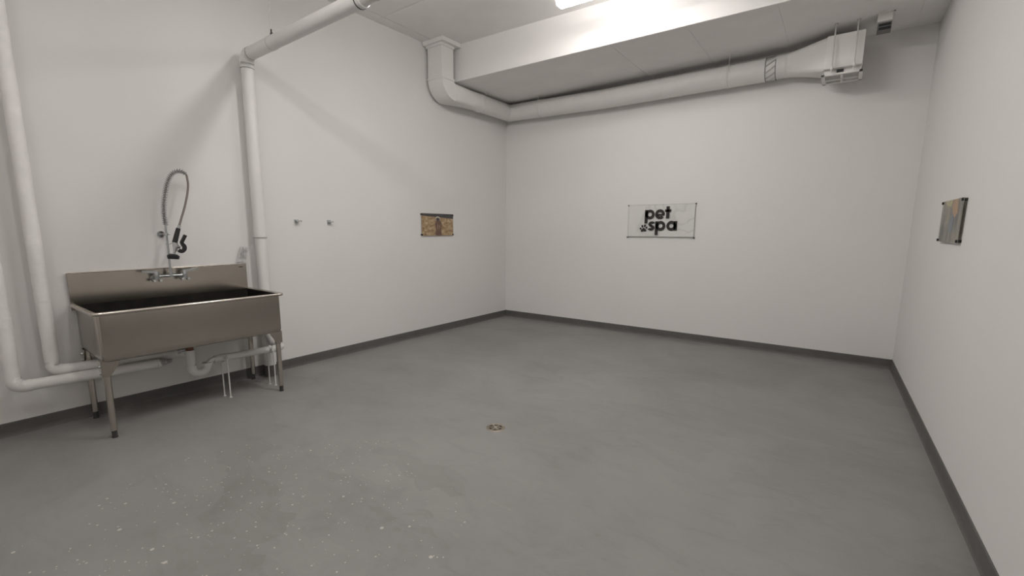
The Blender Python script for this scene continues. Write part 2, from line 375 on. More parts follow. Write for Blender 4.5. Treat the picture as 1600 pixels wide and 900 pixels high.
# ================================================================== STRIP LIGHTS
def strip(x0, y, z, label, k=1.0, L_=1.2, ang=0.024):
    x1 = x0+L_
    fr = Matrix.Translation((x0, y, z)) @ Matrix.Rotation(ang, 4, 'Z')
    t = thing('strip_light', label, 'light', (0, 0, 0), fr, 'ceiling strip lights')
    b = N(); box(b, (0.0, -0.060, -0.042), (L_, 0.060, 0.0), 0.004); part(t, 'housing', b, M['fan'])
    b = N(); prof = [(-0.062, -0.040), (-0.064, -0.060), (-0.046, -0.092), (0.046, -0.092), (0.064, -0.060), (0.062, -0.040)]
    rings = []
    for xx, s in ((0.004, 0.80), (0.012, 0.95), (0.03, 1.0), (L_-0.03, 1.0), (L_-0.012, 0.95), (L_-0.004, 0.80)):
        rings.append([(xx, p*s, -0.045+(q+0.045)*s) for p, q in prof])
    loft(b, rings, smooth=False); part(t, 'lens', b, emit_mat(k))
    for xx in (0.10, L_-0.10):
        b = N(); cyl(b, (xx, 0, -0.002), (xx, 0, H1-z), 0.004, n=8); part(t, 'suspension_rod', b, M['wire'])
    b = N(); box(b, (-0.012, -0.058, -0.045), (0.004, 0.058, -0.002), 0.003); part(t, 'end_cap', b, M['brown_cap'])
    b = N(); box(b, (L_-0.004, -0.058, -0.045), (L_+0.012, 0.058, -0.002), 0.003); part(t, 'end_cap', b, M['brown_cap'])
    return t
ZT = 3.775
strip(2.155, -2.13, ZT, 'glowing white strip light hung from the ceiling beside the bulkhead', 0.66, 1.1, math.atan(0.1914/W))
strip(1.95, -3.79, ZT, 'white strip light hung over the middle of the room, out of frame', 1.42)
strip(1.95, -5.42, ZT, 'white strip light hung just in front of the camera, out of frame', 0.72)
strip(1.95, -7.10, ZT, 'white strip light hung behind the camera, out of frame', 0.4)

# ================================================================== SINK
Y0, Y1 = -5.605, -4.322           # tub ends
OF, OB = 0.67, 0.030              # tub front / back, off the wall
ZB, ZR = 0.565, 0.918
sk = thing('utility_sink', 'wide stainless steel utility sink on four round legs against the left wall', 'sink', (0.35, -4.96, 0), FL)
def ringrect(o0, o1, y0, y1, z, r, n=5):
    out = []
    for cx_, cy_, a in ((o1-r, y1-r, 0), (o0+r, y1-r, PI/2), (o0+r, y0+r, PI), (o1-r, y0+r, 1.5*PI)):
        for k in range(n+1):
            t_ = a+PI/2*k/n; out.append((cx_+r*math.cos(t_), cy_+r*math.sin(t_), z))
    return out
b = N()
def tub_ring(z, ins): return ringrect(OB+ins*.6, OF-ins, Y0+ins, Y1-ins, z, 0.022)
outer = [tub_ring(ZR, 0), tub_ring(ZB+.05, 0.0), tub_ring(ZB+.03, 0.001), tub_ring(ZB+.012, 0.006), tub_ring(ZB+.003, 0.014), tub_ring(ZB, 0.028)]
loft(b, outer, caps=False); b.faces.new([b.verts.new(p) for p in outer[-1]])
bmesh.ops.remove_doubles(b, verts=b.verts[:], dist=1e-5)
part(sk, 'tub', b, M['steel'])
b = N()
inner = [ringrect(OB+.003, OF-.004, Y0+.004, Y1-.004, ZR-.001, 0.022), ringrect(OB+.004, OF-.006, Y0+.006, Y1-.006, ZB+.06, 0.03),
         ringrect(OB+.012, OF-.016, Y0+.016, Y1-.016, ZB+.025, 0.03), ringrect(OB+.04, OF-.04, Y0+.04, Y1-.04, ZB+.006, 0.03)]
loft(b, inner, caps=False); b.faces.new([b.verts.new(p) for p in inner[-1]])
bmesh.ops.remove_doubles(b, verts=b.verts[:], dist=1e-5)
part(sk, 'basin', b, M['basin'], 'dark inside of the tub')
# rolled rim on three sides
b = N(); hw = 0.014
def rim_path():
    r = 0.03; y0, y1, o = Y0-0.020, Y1+0.020, OF+0.020
    P = [(0.02, y0, ZR)] + arc((o-r, y0+r, ZR), -PI/2, 0, r, (1, 0, 0), (0, 1, 0), 6) + arc((o-r, y1-r, ZR), 0, PI/2, r, (1, 0, 0), (0, 1, 0), 6) + [(0.02, y1, ZR)]
    return P
tube(b, rim_path(), 0.0125, 12)
P = [Vector(p) for p in rim_path()]
inn = []
for p in P: inn.append(Vector((min(p.x, OF-0.003), max(Y0+.003, min(Y1-.003, p.y)), ZR+.006)))
for i in range(len(P)-1):
    q = [P[i]+Vector((0, 0, .0115)), P[i+1]+Vector((0, 0, .0115)), inn[i+1], inn[i]]
    vs = [b.verts.new(x) for x in q]
    try: b.faces.new(vs).smooth = True
    except ValueError: pass
part(sk, 'rolled_rim', b, M['steel_bright'])
# backsplash with folded top
b = N()
ya, yb = Y0-0.022, Y1+0.005
def bsp(y):
    zt = 1.1655
    return [(0.030, y, ZR-.04), (0.030, y, zt-.006), (0.026, y, zt), (0.004, y, zt), (0.004, y, zt-.012), (0.020, y, zt-.012), (0.020, y, ZR-.04)]
loft(b, [bsp(ya), bsp(yb)], smooth=False); part(sk, 'backsplash', b, M['steel'])
b = N(); tube(b, [(0.027, ya, 1.1655), (0.027, yb, 1.1655)], 0.005, 10); part(sk, 'backsplash_edge', b, M['steel_bright'])
b = N(); box(b, (0.0302, -4.385, 1.134), (0.0310, -4.350, 1.141)); part(sk, 'maker_badge', b, M['ink'], 'tiny dark badge at the right end of the backsplash')
# legs
def leg(o, y, sgn, front):
    lg = N(); cyl(lg, (o, y, 0.055), (o, y, ZB+.004), 0.0215, n=18)
    L1 = part(sk, 'leg', lg, M['steel_bright'])
    f = N(); cyl(f, (o, y, 0.0), (o, y, 0.058), 0.0155, 0.0175, 14); tube(f, [(o, y, 0.0), (o, y, .008)], 0.019, 14); part(L1, 'foot', f, M['seal'], 'dark levelling foot')
    g = N(); e = 0.026
    # socket gusset: triangular plate on the front, short plate to the side
    x = o+e if front else o-e
    prism(g, [(y-sgn*0.028, ZB+.012), (y+sgn*0.085, ZB+.012), (y+sgn*0.075, ZB-.012), (y+sgn*0.024, ZB-.095), (y-sgn*0.026, ZB-.095)], x-0.002, x+0.002, 0)
    ysd = y-sgn*0.028
    d = -1 if front else 1
    prism(g, [(o+e*-d, ZB+.012), (o+d*0.075, ZB+.012), (o+d*0.062, ZB-.012), (o+d*0.024, ZB-.095), (o-d*e, ZB-.095)], ysd-.002, ysd+.002, 1)
    tube(g, [(o, y, ZB-.108), (o, y, ZB-.06)], 0.0255, 16)
    G_ = part(L1, 'gusset', g, M['steel'])
    for zz in (ZB-.028, ZB-.075):
        k = N(); cyl(k, (o+d*-0.004, ysd-sgn*.002, zz), (o+d*-0.004, ysd-sgn*.011, zz), 0.009, 0.007, 10); part(L1, 'bolt', k, M['nickel'])
leg(0.628, -5.585, 1, True); leg(0.632, -4.352, -1, True)
leg(0.068, -5.580, 1, False); leg(0.068, -4.352, -1, False)
# tailpiece
b = N(); tube(b, [(0.385, -4.985, ZB+.008), (0.385, -4.985, ZB-.012)], 0.044, 20); tube(b, [(0.385, -4.985, ZB-.012), (0.385, -4.985, ZB-.03), (0.385, -4.985, ZB-.032), (0.385, -4.985, ZB-.085)], [0.036, 0.036, 0.031, 0.031], 20)
tp = part(sk, 'drain_tailpiece', b, M['copper'], 'reddish copper tailpiece below the tub')
b = N(); cyl(b, (0.385, -5.01, .497), (0.385, -5.062, .497), 0.0085, n=12); box(b, (0.376, -5.068, .470), (0.394, -5.020, .483), 0.003); ball(b, (0.385, -5.064, .497), .011)
part(sk, 'drain_lever', b, M['nickel'], 'small chrome lever drain handle')

# ================================================================== FAUCET
fa = thing('pre_rinse_faucet', 'chrome wall faucet with spring hose and black spray trigger above the sink', 'faucet', (0.03, -4.977, 1.10), FL)
fo = 0.105
b = N(); tube(b, [(fo, -5.078, 1.103), (fo, -4.872, 1.103)], 0.0105, 14); cyl(b, (fo, -4.975, 1.09), (fo, -4.975, 1.135), 0.016, n=14); part(fa, 'bridge', b, M['nickel'])
for y, s in ((-5.078, -1), (-4.872, 1)):
    b = N(); cyl(b, (fo, y, 1.075), (fo, y, 1.118), 0.018, 0.020, 16); cyl(b, (0.03, y, 1.083), (fo, y, 1.095), 0.013, n=14)
    vb = part(fa, 'valve_body', b, M['nickel'])
    b = N(); cyl(b, (0.0305, y, 1.083), (0.040, y, 1.083), 0.027, 0.022, 18); part(vb, 'wall_flange', b, M['chrome'])
    for dy in (-.022, .022):
        b = N(); cyl(b, (fo-.01, y+dy, 1.070), (fo+.022, y+dy, 1.070), 0.0125, 0.011, 10); part(vb, 'supply_nut', b, M['chrome'])
    b = N(); cyl(b, (fo, y, 1.118), (fo, y, 1.150), 0.020, 0.017, 16)
    loft(b, [[(fo+dx*w_, y+s*l, 1.140+dz*h_+up_) for dx, dz in ((-1, -1), (1, -1), (1, 1), (-1, 1))] for l, w_, h_, up_ in ((0.0, .013, .010, 0), (.05, .013, .008, .005), (.10, .010, .007, .012))], smooth=False)
    part(fa, 'lever_handle', b, M['nickel'])
b = N(); tube(b, [(fo, -4.975, 1.13), (fo, -4.974, 1.545)], 0.0085, 14); part(fa, 'riser_pipe', b, M['nickel'])
b = N(); cyl(b, (0.0005, -4.985, 1.457), (0.010, -4.985, 1.457), 0.030, 0.026, 20); cyl(b, (0.008, -4.984, 1.457), (fo, -4.976, 1.458), 0.0065, n=10); cyl(b, (fo, -4.974, 1.447), (fo, -4.974, 1.469), 0.0135, n=14); cyl(b, (fo, -4.975, 1.458), (fo+.006, -4.950, 1.458), .006, n=8)
part(fa, 'wall_bracket', b, M['chrome'])
sp = [(fo, -4.974, 1.535), (fo, -4.976, 1.608), (fo, -4.971, 1.70), (.110, -4.952, 1.805), (.118, -4.928, 1.896), (.130, -4.898, 1.958), (.143, -4.866, 1.985), (.155, -4.832, 1.988), (.165, -4.803, 1.966)]
hs = [(.167, -4.797, 1.931), (.172, -4.797, 1.877), (.18, -4.813, 1.797), (.19, -4.845, 1.691), (.196, -4.879, 1.598), (.20, -4.907, 1.520)]
b = N(); tube(b, spline(sp+hs, 5), 0.0085, 12); part(fa, 'hose', b, M['hose'])
sl = spline(sp, 40); turns = 38; per = 12; helix = []
cum = [0]
for p, q in zip(sl, sl[1:]): cum.append(cum[-1]+(q-p).length)
u = Vector((1, 0, 0)); j = 0
for k in range(turns*per+1):
    s_ = cum[-1]*(k/(turns*per))
    while j < len(sl)-2 and cum[j+1] < s_: j += 1
    tt = (s_-cum[j])/max(1e-9, cum[j+1]-cum[j]); p = sl[j].lerp(sl[j+1], tt); d = (sl[j+1]-sl[j]).normalized()
    u = (u - d*u.dot(d)).normalized(); v = d.cross(u); a = 2*PI*k/per
    rad = 0.0195 if s_ < cum[-1]*.95 else 0.0165
    helix.append(p + rad*(math.cos(a)*u+math.sin(a)*v))
b = N(); tube(b, helix, 0.0030, 6); part(fa, 'spring', b, M['chrome'])
b = N(); tube(b, [(.20, -4.903, 1.532), (.20, -4.912, 1.505)], 0.0125, 12); part(fa, 'hose_ferrule', b, M['nickel'])
gp = [(.20, -4.912, 1.508), (.20, -4.932, 1.446), (.20, -4.950, 1.388)]
b = N(); tube(b, [gp[0], gp[1], gp[2]], [0.0165, 0.0190, 0.0200], 14)
sv = part(fa, 'spray_valve_grip', b, M['dark'], 'black rubber grip')
b = N(); tube(b, [(.20, -4.949, 1.392), (.20, -4.947, 1.365), (.20, -4.950, 1.335), (.20, -4.961, 1.305), (.20, -4.966, 1.283)], [0.017, 0.022, 0.016, 0.0095, 0.0095], 14)
tube(b, [(.20, -4.946, 1.360), (.20, -4.915, 1.345)], [0.016, 0.010], 12)
part(fa, 'spray_valve_body', b, M['chrome'])
b = N(); tube(b, [(.20, -4.967, 1.292), (.20, -4.969, 1.282)], [.026, .040], 22); tube(b, [(.20, -4.969, 1.282), (.20, -4.971, 1.270), (.20, -4.973, 1.250)], [0.043, 0.045, 0.040], 22)
part(fa, 'spray_head', b, M['dark'], 'round dark rubber spray head')
b = N()
path = spline([(.205, -4.868, 1.450), (.205, -4.888, 1.412), (.205, -4.900, 1.385), (.205, -4.884, 1.352), (.205, -4.890, 1.325), (.205, -4.912, 1.312), (.205, -4.928, 1.325)], 4)
d2 = []
for i, p in enumerate(path):
    q = path[min(i+1, len(path)-1)] - path[max(i-1, 0)]; q.normalize(); nn = Vector((0, -q.z, q.y))
    hw_ = 0.0115 if i < len(path)*.4 else 0.0145
    d2.append([p+nn*hw_+Vector((.012, 0, 0)), p-nn*hw_+Vector((.012, 0, 0)), p-nn*hw_-Vector((.012, 0, 0)), p+nn*hw_-Vector((.012, 0, 0))])
loft(b, d2, smooth=False); part(fa, 'trigger_lever', b, M['dark'], 'black bent squeeze lever')
b = N(); tube(b, spline([(fo, -4.984, 1.375), (fo+.03, -4.978, 1.372), (.165, -4.968, 1.378), (.20, -4.955, 1.392), (.215, -4.930, 1.385)], 5), 0.003, 8); part(fa, 'hose_hook', b, M['chrome'])

# crumpled sheet behind the backsplash
b = N(); nx, nz = 7, 10; rows = []
for j in range(nz+1):
    row = []
    for i in range(nx+1):
        s_, t_ = i/nx, j/nz
        y = (-4.403+.092*s_)*(1-t_)+(-4.352+.070*s_)*t_; z = 1.168+(.168-.012*s_)*t_
        row.append(b.verts.new((0.018+0.006*math.sin(9*s_+3*t_)+0.004*random.random()+0.003*math.sin(17*t_), y+0.002*random.random(), z)))
    rows.append(row)
for j in range(nz):
    for i in range(nx): b.faces.new((rows[j][i], rows[j][i+1], rows[j+1][i+1], rows[j+1][i]))
g = bmesh.ops.solidify(b, geom=b.faces[:], thickness=0.0012)
solo('instruction_sheet', b, M['crinkle'], 'crumpled clear sleeve of papers standing on the right end of the backsplash', 'sheet', (0.018, -4.35, 1.168), FL)

# ================================================================== P-TRAP AND DRAIN
dt = thing('trap_drain_pipe', 'white plastic P-trap and drain line running below the sink', 'pipe', (0.385, -4.6, 0.25), FL)
do, dy = 0.385, -4.985
b = N(); cyl(b, (do, dy, 0.452), (do, dy, 0.488), 0.041, n=20); part(dt, 'slip_nut', b, M['pvc'])
b = N(); tube(b, [(do, dy, 0.462), (do, dy, 0.335)], 0.033, 18); part(dt, 'trap_inlet', b, M['pvc'])
b = N(); tube(b, [(do, dy, 0.345)] + arc((do, dy+.062, 0.335), PI, 2*PI, 0.062, (0, 1, 0), (0, 0, 1), 12) + [(do, dy+.124, 0.345)], 0.035, 18)
part(dt, 'trap_bend', b, M['pvc'])
b = N(); cyl(b, (do, dy, 0.333), (do, dy, 0.352), 0.0385, n=18); part(dt, 'slip_joint', b, M['pvc'])
b = N(); cyl(b, (do, dy+.124, 0.330), (do, dy+.124, 0.352), 0.0400, n=18); part(dt, 'slip_joint', b, M['pvc'])
zd = 0.368; ze = 0.352; ye = -4.188
b = N(); tube(b, [(do, dy+.124, 0.342), (do, dy+.124, .345)] + arc((do, dy+.124+.06, .308), PI, PI/2, .06, (0, 1, 0), (0, 0, 1), 8), 0.032, 18)
part(dt, 'elbow', b, M['pvc'])
b = N(); tube(b, [(do, dy+.18, zd), (do, ye-.07, ze)], 0.031, 18); part(dt, 'drain_run', b, M['pvc'])
b = N(); tube(b, [(do, ye-.11, ze)] + arc((do-.07, ye-.07, ze), 0, PI/2, .07, (1, 0, 0), (0, 1, 0), 8) + [(do-.10, ye, ze)], 0.035, 18); part(dt, 'elbow', b, M['pvc'])
b = N(); tube(b, [(do-.09, ye, ze), (0.10, -4.196, ze+.02)], 0.033, 18); part(dt, 'wall_run', b, M['pvc'])
def stand(y, zt, lab):
    t = thing('pipe_stand', lab, 'support', (do+.01, y, 0), FL, 'pipe stands under the drain line')
    feet = ((do-.032, y-.008), (do+.050, y+.010))
    for o_, yy in feet:
        b = N(); tube(b, [(o_, yy, 0.0), (o_, yy, zt+.002), (o_+(0.012 if o_ < do else -0.012), yy, zt+.028)], 0.0058, 10)
        r_ = part(t, 'rod', b, M['wire']); 
        k = N(); cyl(k, (o_, yy, 0), (o_, yy, .006), 0.013, .010, 12); part(r_, 'foot', k, M['wire'])
    b = N(); ring = arc((do, y, zt), 0, 2*PI, 0.0365, (1, 0, 0), (0, 0, 1), 22)
    loft(b, [[(p.x, y-.010, p.z) for p in ring[:-1]], [(p.x, y+.010, p.z) for p in ring[:-1]]], caps=False)
    ring = arc((do, y, zt), 0, 2*PI, 0.0325, (1, 0, 0), (0, 0, 1), 22)
    loft(b, [[(p.x, y-.010, p.z) for p in ring[:-1]], [(p.x, y+.010, p.z) for p in ring[:-1]]], caps=False)
    box(b, (do-.05, y-.008, zt-.006), (do-.036, y+.008, zt+.006), .002); box(b, (do+.036, y-.008, zt-.006), (do+.056, y+.008, zt+.006), .002)
    cl = part(t, 'clamp', b, M['pvc'])
    k = N(); cyl(k, (do+.046, y, zt+.004), (do+.046, y, zt+.022), 0.006, n=8); part(cl, 'clamp_screw', k, M['wire'])
stand(-4.728, zd-.004, 'thin two-legged wire stand below the drain line next to the P-trap')
stand(-4.318, ze+.004, 'thin two-legged wire stand below the drain line beside the right legs')

# ================================================================== WHITE VENT STACK
st = thing('vent_stack_pipe', 'white four-inch pipe rising beside the sink then turning out below the ceiling', 'pipe', (0.09, -4.19, 0), FL)
so_, sy_ = 0.09, -4.186
b = N(); tube(b, [(so_, sy_, 1.45), (so_, sy_+.004, 3.02)], 0.0565, 28); part(st, 'riser', b, M['white_pipe'])
b = N(); tube(b, [(so_, sy_, 0.56), (so_, sy_, 1.46)], 0.0535, 28); part(st, 'lower_riser', b, M['white_pipe'])
b = N(); cyl(b, (so_, sy_, 1.42), (so_, sy_, 1.50), 0.060, n=28); k = part(st, 'coupling', b, M['white_pipe'])
for zz in (1.418, 1.435, 1.45): 
    q = N(); cyl(q, (so_, sy_, zz), (so_, sy_, zz+.004), 0.0612, n=28); part(k, 'band', q, M['shade'] if zz < 1.42 else M['white_pipe'])
zc = 3.10
b = N(); tube(b, [(so_, sy_+.004, 2.99), (so_, sy_+.004, 3.03)] + arc((so_+.075, sy_+.004, 3.03), PI, PI/2, .075, (1, 0, 0), (0, 0, 1), 8) + [(so_+.10, sy_+.004, zc+.005)], 0.061, 28)
e_ = part(st, 'elbow', b, M['white_pipe'])
q = N(); cyl(q, (so_, sy_+.004, 2.985), (so_, sy_+.004, 2.991), 0.0575, n=28); part(e_, 'joint_line', q, M['shade'])
q = N(); cyl(q, (so_+.10, sy_+.004, zc+.005), (so_+.106, sy_+.004, zc+.005), 0.0575, n=28); part(e_, 'joint_line', q, M['shade'])
b = N(); tube(b, [(so_+.09, sy_+.004, zc+.005), (1.80, sy_+.045, zc+.025)], 0.0565, 28); part(st, 'horizontal_run', b, M['white_pipe'])
b = N(); tube(b, [(1.80, sy_+.045, zc+.025), (1.93, sy_+.048, zc+.026)] + arc((1.93, sy_+.048, zc+.126), -PI/2, 0, .10, (1, 0, 0), (0, 0, 1), 8) + [(2.03, sy_+.048, H1)], 0.0565, 28); part(st, 'ceiling_leg', b, M['white_pipe'])
b = N(); cyl(b, (1.735, sy_+.044, zc+.024), (1.83, sy_+.046, zc+.025), 0.062, n=28); k = part(st, 'coupling', b, M['white_pipe'])
q = N(); cyl(q, (1.788, sy_+.045, zc+.0245), (1.796, sy_+.045, zc+.0245), 0.0645, n=28); part(k, 'rubber_seal', q, M['seal'])
b = N(); tube(b, [(so_, sy_, 0.60), (so_, sy_, 0.23)], 0.059, 28); tube(b, [(so_+.0, sy_, .50), (so_+.07, sy_, 0.42), (so_+.13, sy_-.003, ze+.015)], [.056, .05, .042], 24)
part(st, 'wye_fitting', b, M['white_pipe'])
b = N(); tube(b, [(so_, sy_, .235), (so_, sy_, 0.205), (so_, sy_, 0.115)], [.0605, .056, .056], 28); part(st, 'rough_stub', b, M['jacket'])
b = N(); tube(b, [(so_, sy_, .118), (so_, sy_, 0.0)], .0575, 28); part(st, 'painted_base', b, M['base'], 'dark grey painted foot of the pipe')
# hanger
hg = thing('pipe_hanger', 'thin wire hanger with ring holding the white overhead pipe', 'hanger', (0.56, sy_+.015, 3.1), FL)
hx, hy, hz = 0.56, sy_+.016, zc+.011
b = N(); ring = [arc((hx, hy, hz), 0, 2*PI, r_, (0, 1, 0), (0, 0, 1), 28)[:-1] for r_ in (.0575, .0605)]
for r_, rr in zip(ring, (0, 1)): pass
loft(b, [[(hx+d_, p.y, p.z) for p in ring[1]] for d_ in (-.008, .008)], caps=False); loft(b, [[(hx+d_, p.y, p.z) for p in ring[0]] for d_ in (-.008, .008)], caps=False)
part(hg, 'ring_clamp', b, M['wire'])
b = N(); box(b, (hx-.012, hy-.006, hz+.058), (hx+.012, hy+.006, hz+.085), .002); cyl(b, (hx, hy, hz+.08), (hx, hy, hz+.11), .007, n=8); cyl(b, (hx-.02, hy, hz+.075), (hx+.026, hy, hz+.068), .004, n=8); part(hg, 'swivel_nut', b, M['seal'])
b = N(); cyl(b, (hx, hy, hz+.10), (hx, hy, H1), .0035, n=8); part(hg, 'rod', b, M['wire'])

# ================================================================== INSULATED PIPES
def wavy(bm, pts, r, amp, n=22, seed=0):
    """hand-wrapped jacket: pipe with small random swelling"""
    rnd = random.Random(seed); P = []; R = []
    for a, c in zip(pts, pts[1:]):
        a, c = Vector(a), Vector(c); k = max(1, int((c-a).length/0.05))
        for i in range(k): P.append(a.lerp(c, i/k)); R.append(r*(1+amp*(rnd.random()-.5)))
    P.append(Vector(pts[-1])); R.append(r); tube(bm, P, R, n)
def insul(o, y, zt, zb, yend, zend, r, lab, seams, seed):
    t = thing('insulated_pipe', lab, 'pipe', (o, y, zb), FL, 'insulated water pipes beside the sink')
    R_ = 0.058
    b = N(); wavy(b, [(o, y, zt), (o, y, zb+R_+.02)], r, .035, seed=seed); part(t, 'vertical_jacket', b, M['jacket'])
    b = N(); wavy(b, [(o, y, zb+R_+.03), (o, y, zb+R_)] + arc((o, y+R_, zb+R_), PI, 1.5*PI, R_, (0, 1, 0), (0, 0, 1), 8) + [(o, y+R_+.03, zb)], r*1.025, .02, seed=seed+1); part(t, 'elbow_jacket', b, M['jacket'])
    b = N(); wavy(b, [(o, y+R_+.03, zb), (o, yend, zend)], r*.95, .03, seed=seed+2); part(t, 'horizontal_jacket', b, M['jacket'])
    for z in seams:
        b = N(); P = []; Rr = []
        for k in range(9):
            P.append((o, y, z-.04+.01*k)); Rr.append(r*(1.012+.05*random.random()*(k not in (0, 8))))
        tube(b, P, Rr, 22); part(t, 'wrinkled_wrap', b, M['jacket'])
    return t
pa = insul(0.10, -5.785, H1, 0.445, -4.90, 0.415, 0.0435, 'white wrapped pipe nearest the sink, coming down and turning below the tub', [2.45, 1.42, 1.01], 3)
pb = insul(0.172, -6.005, H1, 0.392, -5.14, 0.374, 0.0425, 'white wrapped pipe at the left edge, lower of the two going under the sink', [0.86], 9)
b = N(); P = []; R = []; rnd = random.Random(4)
for k in range(9): P.append((0.172+.006*rnd.random(), -5.17+.014*k, .374+.006*rnd.random())); R.append(.042*(1-.085*k)*(1+.25*(rnd.random()-.5)))
tube(b, P, R, 12, smooth=False); part(pb, 'torn_tape_end', b, M['foil'], 'torn grey taped end')

# ================================================================== WALL HOOKS
def hook(y, z, lab):
    t = thing('robe_hook', lab, 'hook', (0, y, z), FL, 'chrome hooks on the sink wall')
    b = N(); box(b, (0, y-.022, z-.022), (0.012, y+.022, z+.022), .003); part(t, 'mounting_plate', b, M['nickel'])
    b = N(); cyl(b, (0.01, y, z), (0.045, y+.002, z), .007, n=10); cyl(b, (.012, y+.012, z+.002), (.05, y+.03, z+.004), .005, n=10); part(t, 'arm', b, M['nickel'])
    b = N(); cyl(b, (0.040, y, z), (0.052, y, z), .012, .010, 14); ball(b, (.05, y+.03, z+.004), .009); part(t, 'knob', b, M['chrome'])
hook(-3.755, 1.584, 'small square chrome hook, the one nearer the white pipe')
hook(-3.369, 1.583, 'small square chrome hook, the one nearer the dog picture')

# ================================================================== PICTURES ON STANDOFFS
def standoffs(t, fr_pts, x0, x1, axis, r=.011):
    for p in fr_pts:
        a = [0, 0, 0]; c = [0, 0, 0]
        o_ = [i for i in range(3) if i != axis]
        a[axis] = x0; c[axis] = x1
        for k in (0, 1): a[o_[k]] = c[o_[k]] = p[k]
        b = N(); tube(b, [a, c], r, 14); part(t, 'standoff', b, M['dark'])
# left: dog among leaves
pl = thing('dog_picture', 'small acrylic picture of a brown dog among fallen leaves', 'picture', (0, -1.65, 1.57), FL)
y0, y1, z0, z1 = -1.972, -1.332, 1.412, 1.727
def face_l(y, z): return (y, z)
b = N(); box(b, (0.020, y0, z0), (0.026, y1, z1), .001); part(pl, 'acrylic_panel', b, M['acrylic'])
b = N(); box(b, (0.0165, y0+.012, z0+.004), (0.0195, y1-.004, z1-.003)); pr = part(pl, 'leaf_print', b, M['leaves'])
b = N(); prism(b, [(y0+.012, z1-.003), (y1-.004, z1-.003), (y1-.004, z1-.072), (y0+.33, z1-.052), (y0+.012, z1-.036)], .0195, .0197, 0); part(pr, 'dark_band_print', b, M['print_dark'])
def poly(pts, x0, nm, mt, par): 
    b = N(); prism(b, pts, x0, x0+.00015, 0); part(par, nm, b, mt)
cy_ = y0+.335
def ell(cy, cz, ry, rz, n=18): return [(cy+ry*math.cos(2*PI*k/n), cz+rz*math.sin(2*PI*k/n)) for k in range(n)]
bodyp = [(-.055, 0), (.055, 0), (.055, .10), (.062, .13), (.062, .16), (.050, .195), (.02, .21), (-.02, .21), (-.055, .195), (-.075, .165), (-.068, .14), (-.055, .12)]
poly([(cy_+p, z0+.005+q) for p, q in bodyp], .0198, 'dog_body_print', M['print_brown'], pr)
poly(ell(cy_-.015, z0+.243, .045, .032), .0198, 'dog_head_print', M['print_pale'], pr)
poly(ell(cy_-.015, z0+.234, .036, .022), .01997, 'dog_face_print', M['print_dark'], pr)
poly([(cy_-.03, z0+.13), (cy_-.012, z0+.07), (cy_-.005, z0+.15), (cy_-.018, z0+.175)], .01997, 'dog_chest_print', M['print_mid'], pr)
poly([(cy_+.012, z0+.15), (cy_+.018, z0+.08), (cy_+.036, z0+.13), (cy_+.03, z0+.17)], .01997, 'dog_chest_print', M['print_mid'], pr)
standoffs(pl, [(y0+.014, z0+.018), (y1-.014, z0+.016), (y0+.014, z1-.016), (y1-.014, z1-.020)], 0, .030, 0)
# right: mixed colours
pq = thing('colour_picture', 'small acrylic picture in mixed greys and orange on the right wall', 'picture', (0, -2.0, 1.56), FR)
y0, y1, z0, z1 = -2.322, -1.66, 1.416, 1.712
xa, xb = -.026, -.020
b = N(); box(b, (xa, y0, z0), (xb, y1, z1), .001); part(pq, 'acrylic_panel', b, M['acrylic'])
b = N(); box(b, (xb+.0005, y0+.010, z0+.003), (xb+.003, y1-.004, z1-.003)); pr = part(pq, 'mixed_print', b, M['blur'])
xf = xb+.00015
def polyr(pts, nm, mt): 
    b = N(); prism(b, pts, xf, xf+.0003, 0); part(pr, nm, b, mt)
polyr([(y0+.16, z1-.004), (y0+.30, z1-.004), (y0+.32, z1-.05), (y0+.27, z1-.10), (y0+.20, z1-.13), (y0+.13, z1-.10)], 'orange_print', M['orange'])
polyr([(y0+.32, z1-.004), (y1-.10, z1-.004), (y1-.16, z1-.035), (y0+.36, z1-.05)], 'yellow_print', M['yellow'])
polyr([(y0+.24, z0+.08), (y0+.30, z0+.06), (y0+.36, z0+.10), (y0+.34, z0+.17), (y0+.29, z0+.21), (y0+.22, z0+.16)], 'blue_print', M['blue'])
standoffs(pq, [(y0+.02, z0+.014), (y1-.02, z0+.014), (y0+.02, z1-.016), (y1-.02, z1-.014)], -.029, 0, 0, .0095)

# sign
sg = thing('pet_spa_sign', 'clear acrylic sign with marble print reading pet spa in black', 'sign', (2.62, 0, 1.62), FW)
X0, X1, Z0, Z1 = 2.158, 3.088, 1.383, 1.853
b = N(); box(b, (X0, -.030, Z0), (X1, -.022, Z1), .001); part(sg, 'acrylic_panel', b, M['acrylic'])
b = N(); box(b, (X0+.016, -.0215, Z0+.024), (X1-.020, -.0185, Z1-.010)); mp_ = part(sg, 'marble_print', b, M['marble'])
b = N()
xi0, xi1, zi0, zi1 = X0+.015, X1-.019, Z0+.023, Z1-.009
for p, q in (((xi0, zi0), (xi1, zi0+.0035)), ((xi0, zi1-.0025), (xi1, zi1)), ((xi0, zi0), (xi0+.0025, zi1)), ((xi1-.0025, zi0), (xi1, zi1))):
    box(b, (p[0], -.0218, p[1]), (q[0], -.0214, q[1]))
part(sg, 'print_border', b, M['shade'])
UX, UZ = 0.93/1050, 0.47/520
def sx(u): return X0+(u-215)*UX
def sz(v): return Z1-(v-190)*UZ
YA, YB_ = -.0305, -.0322
def pr_poly(bm, pts): prism(bm, [(sx(u_), sz(v_)) for u_, v_ in pts], YA, YB_, 1)
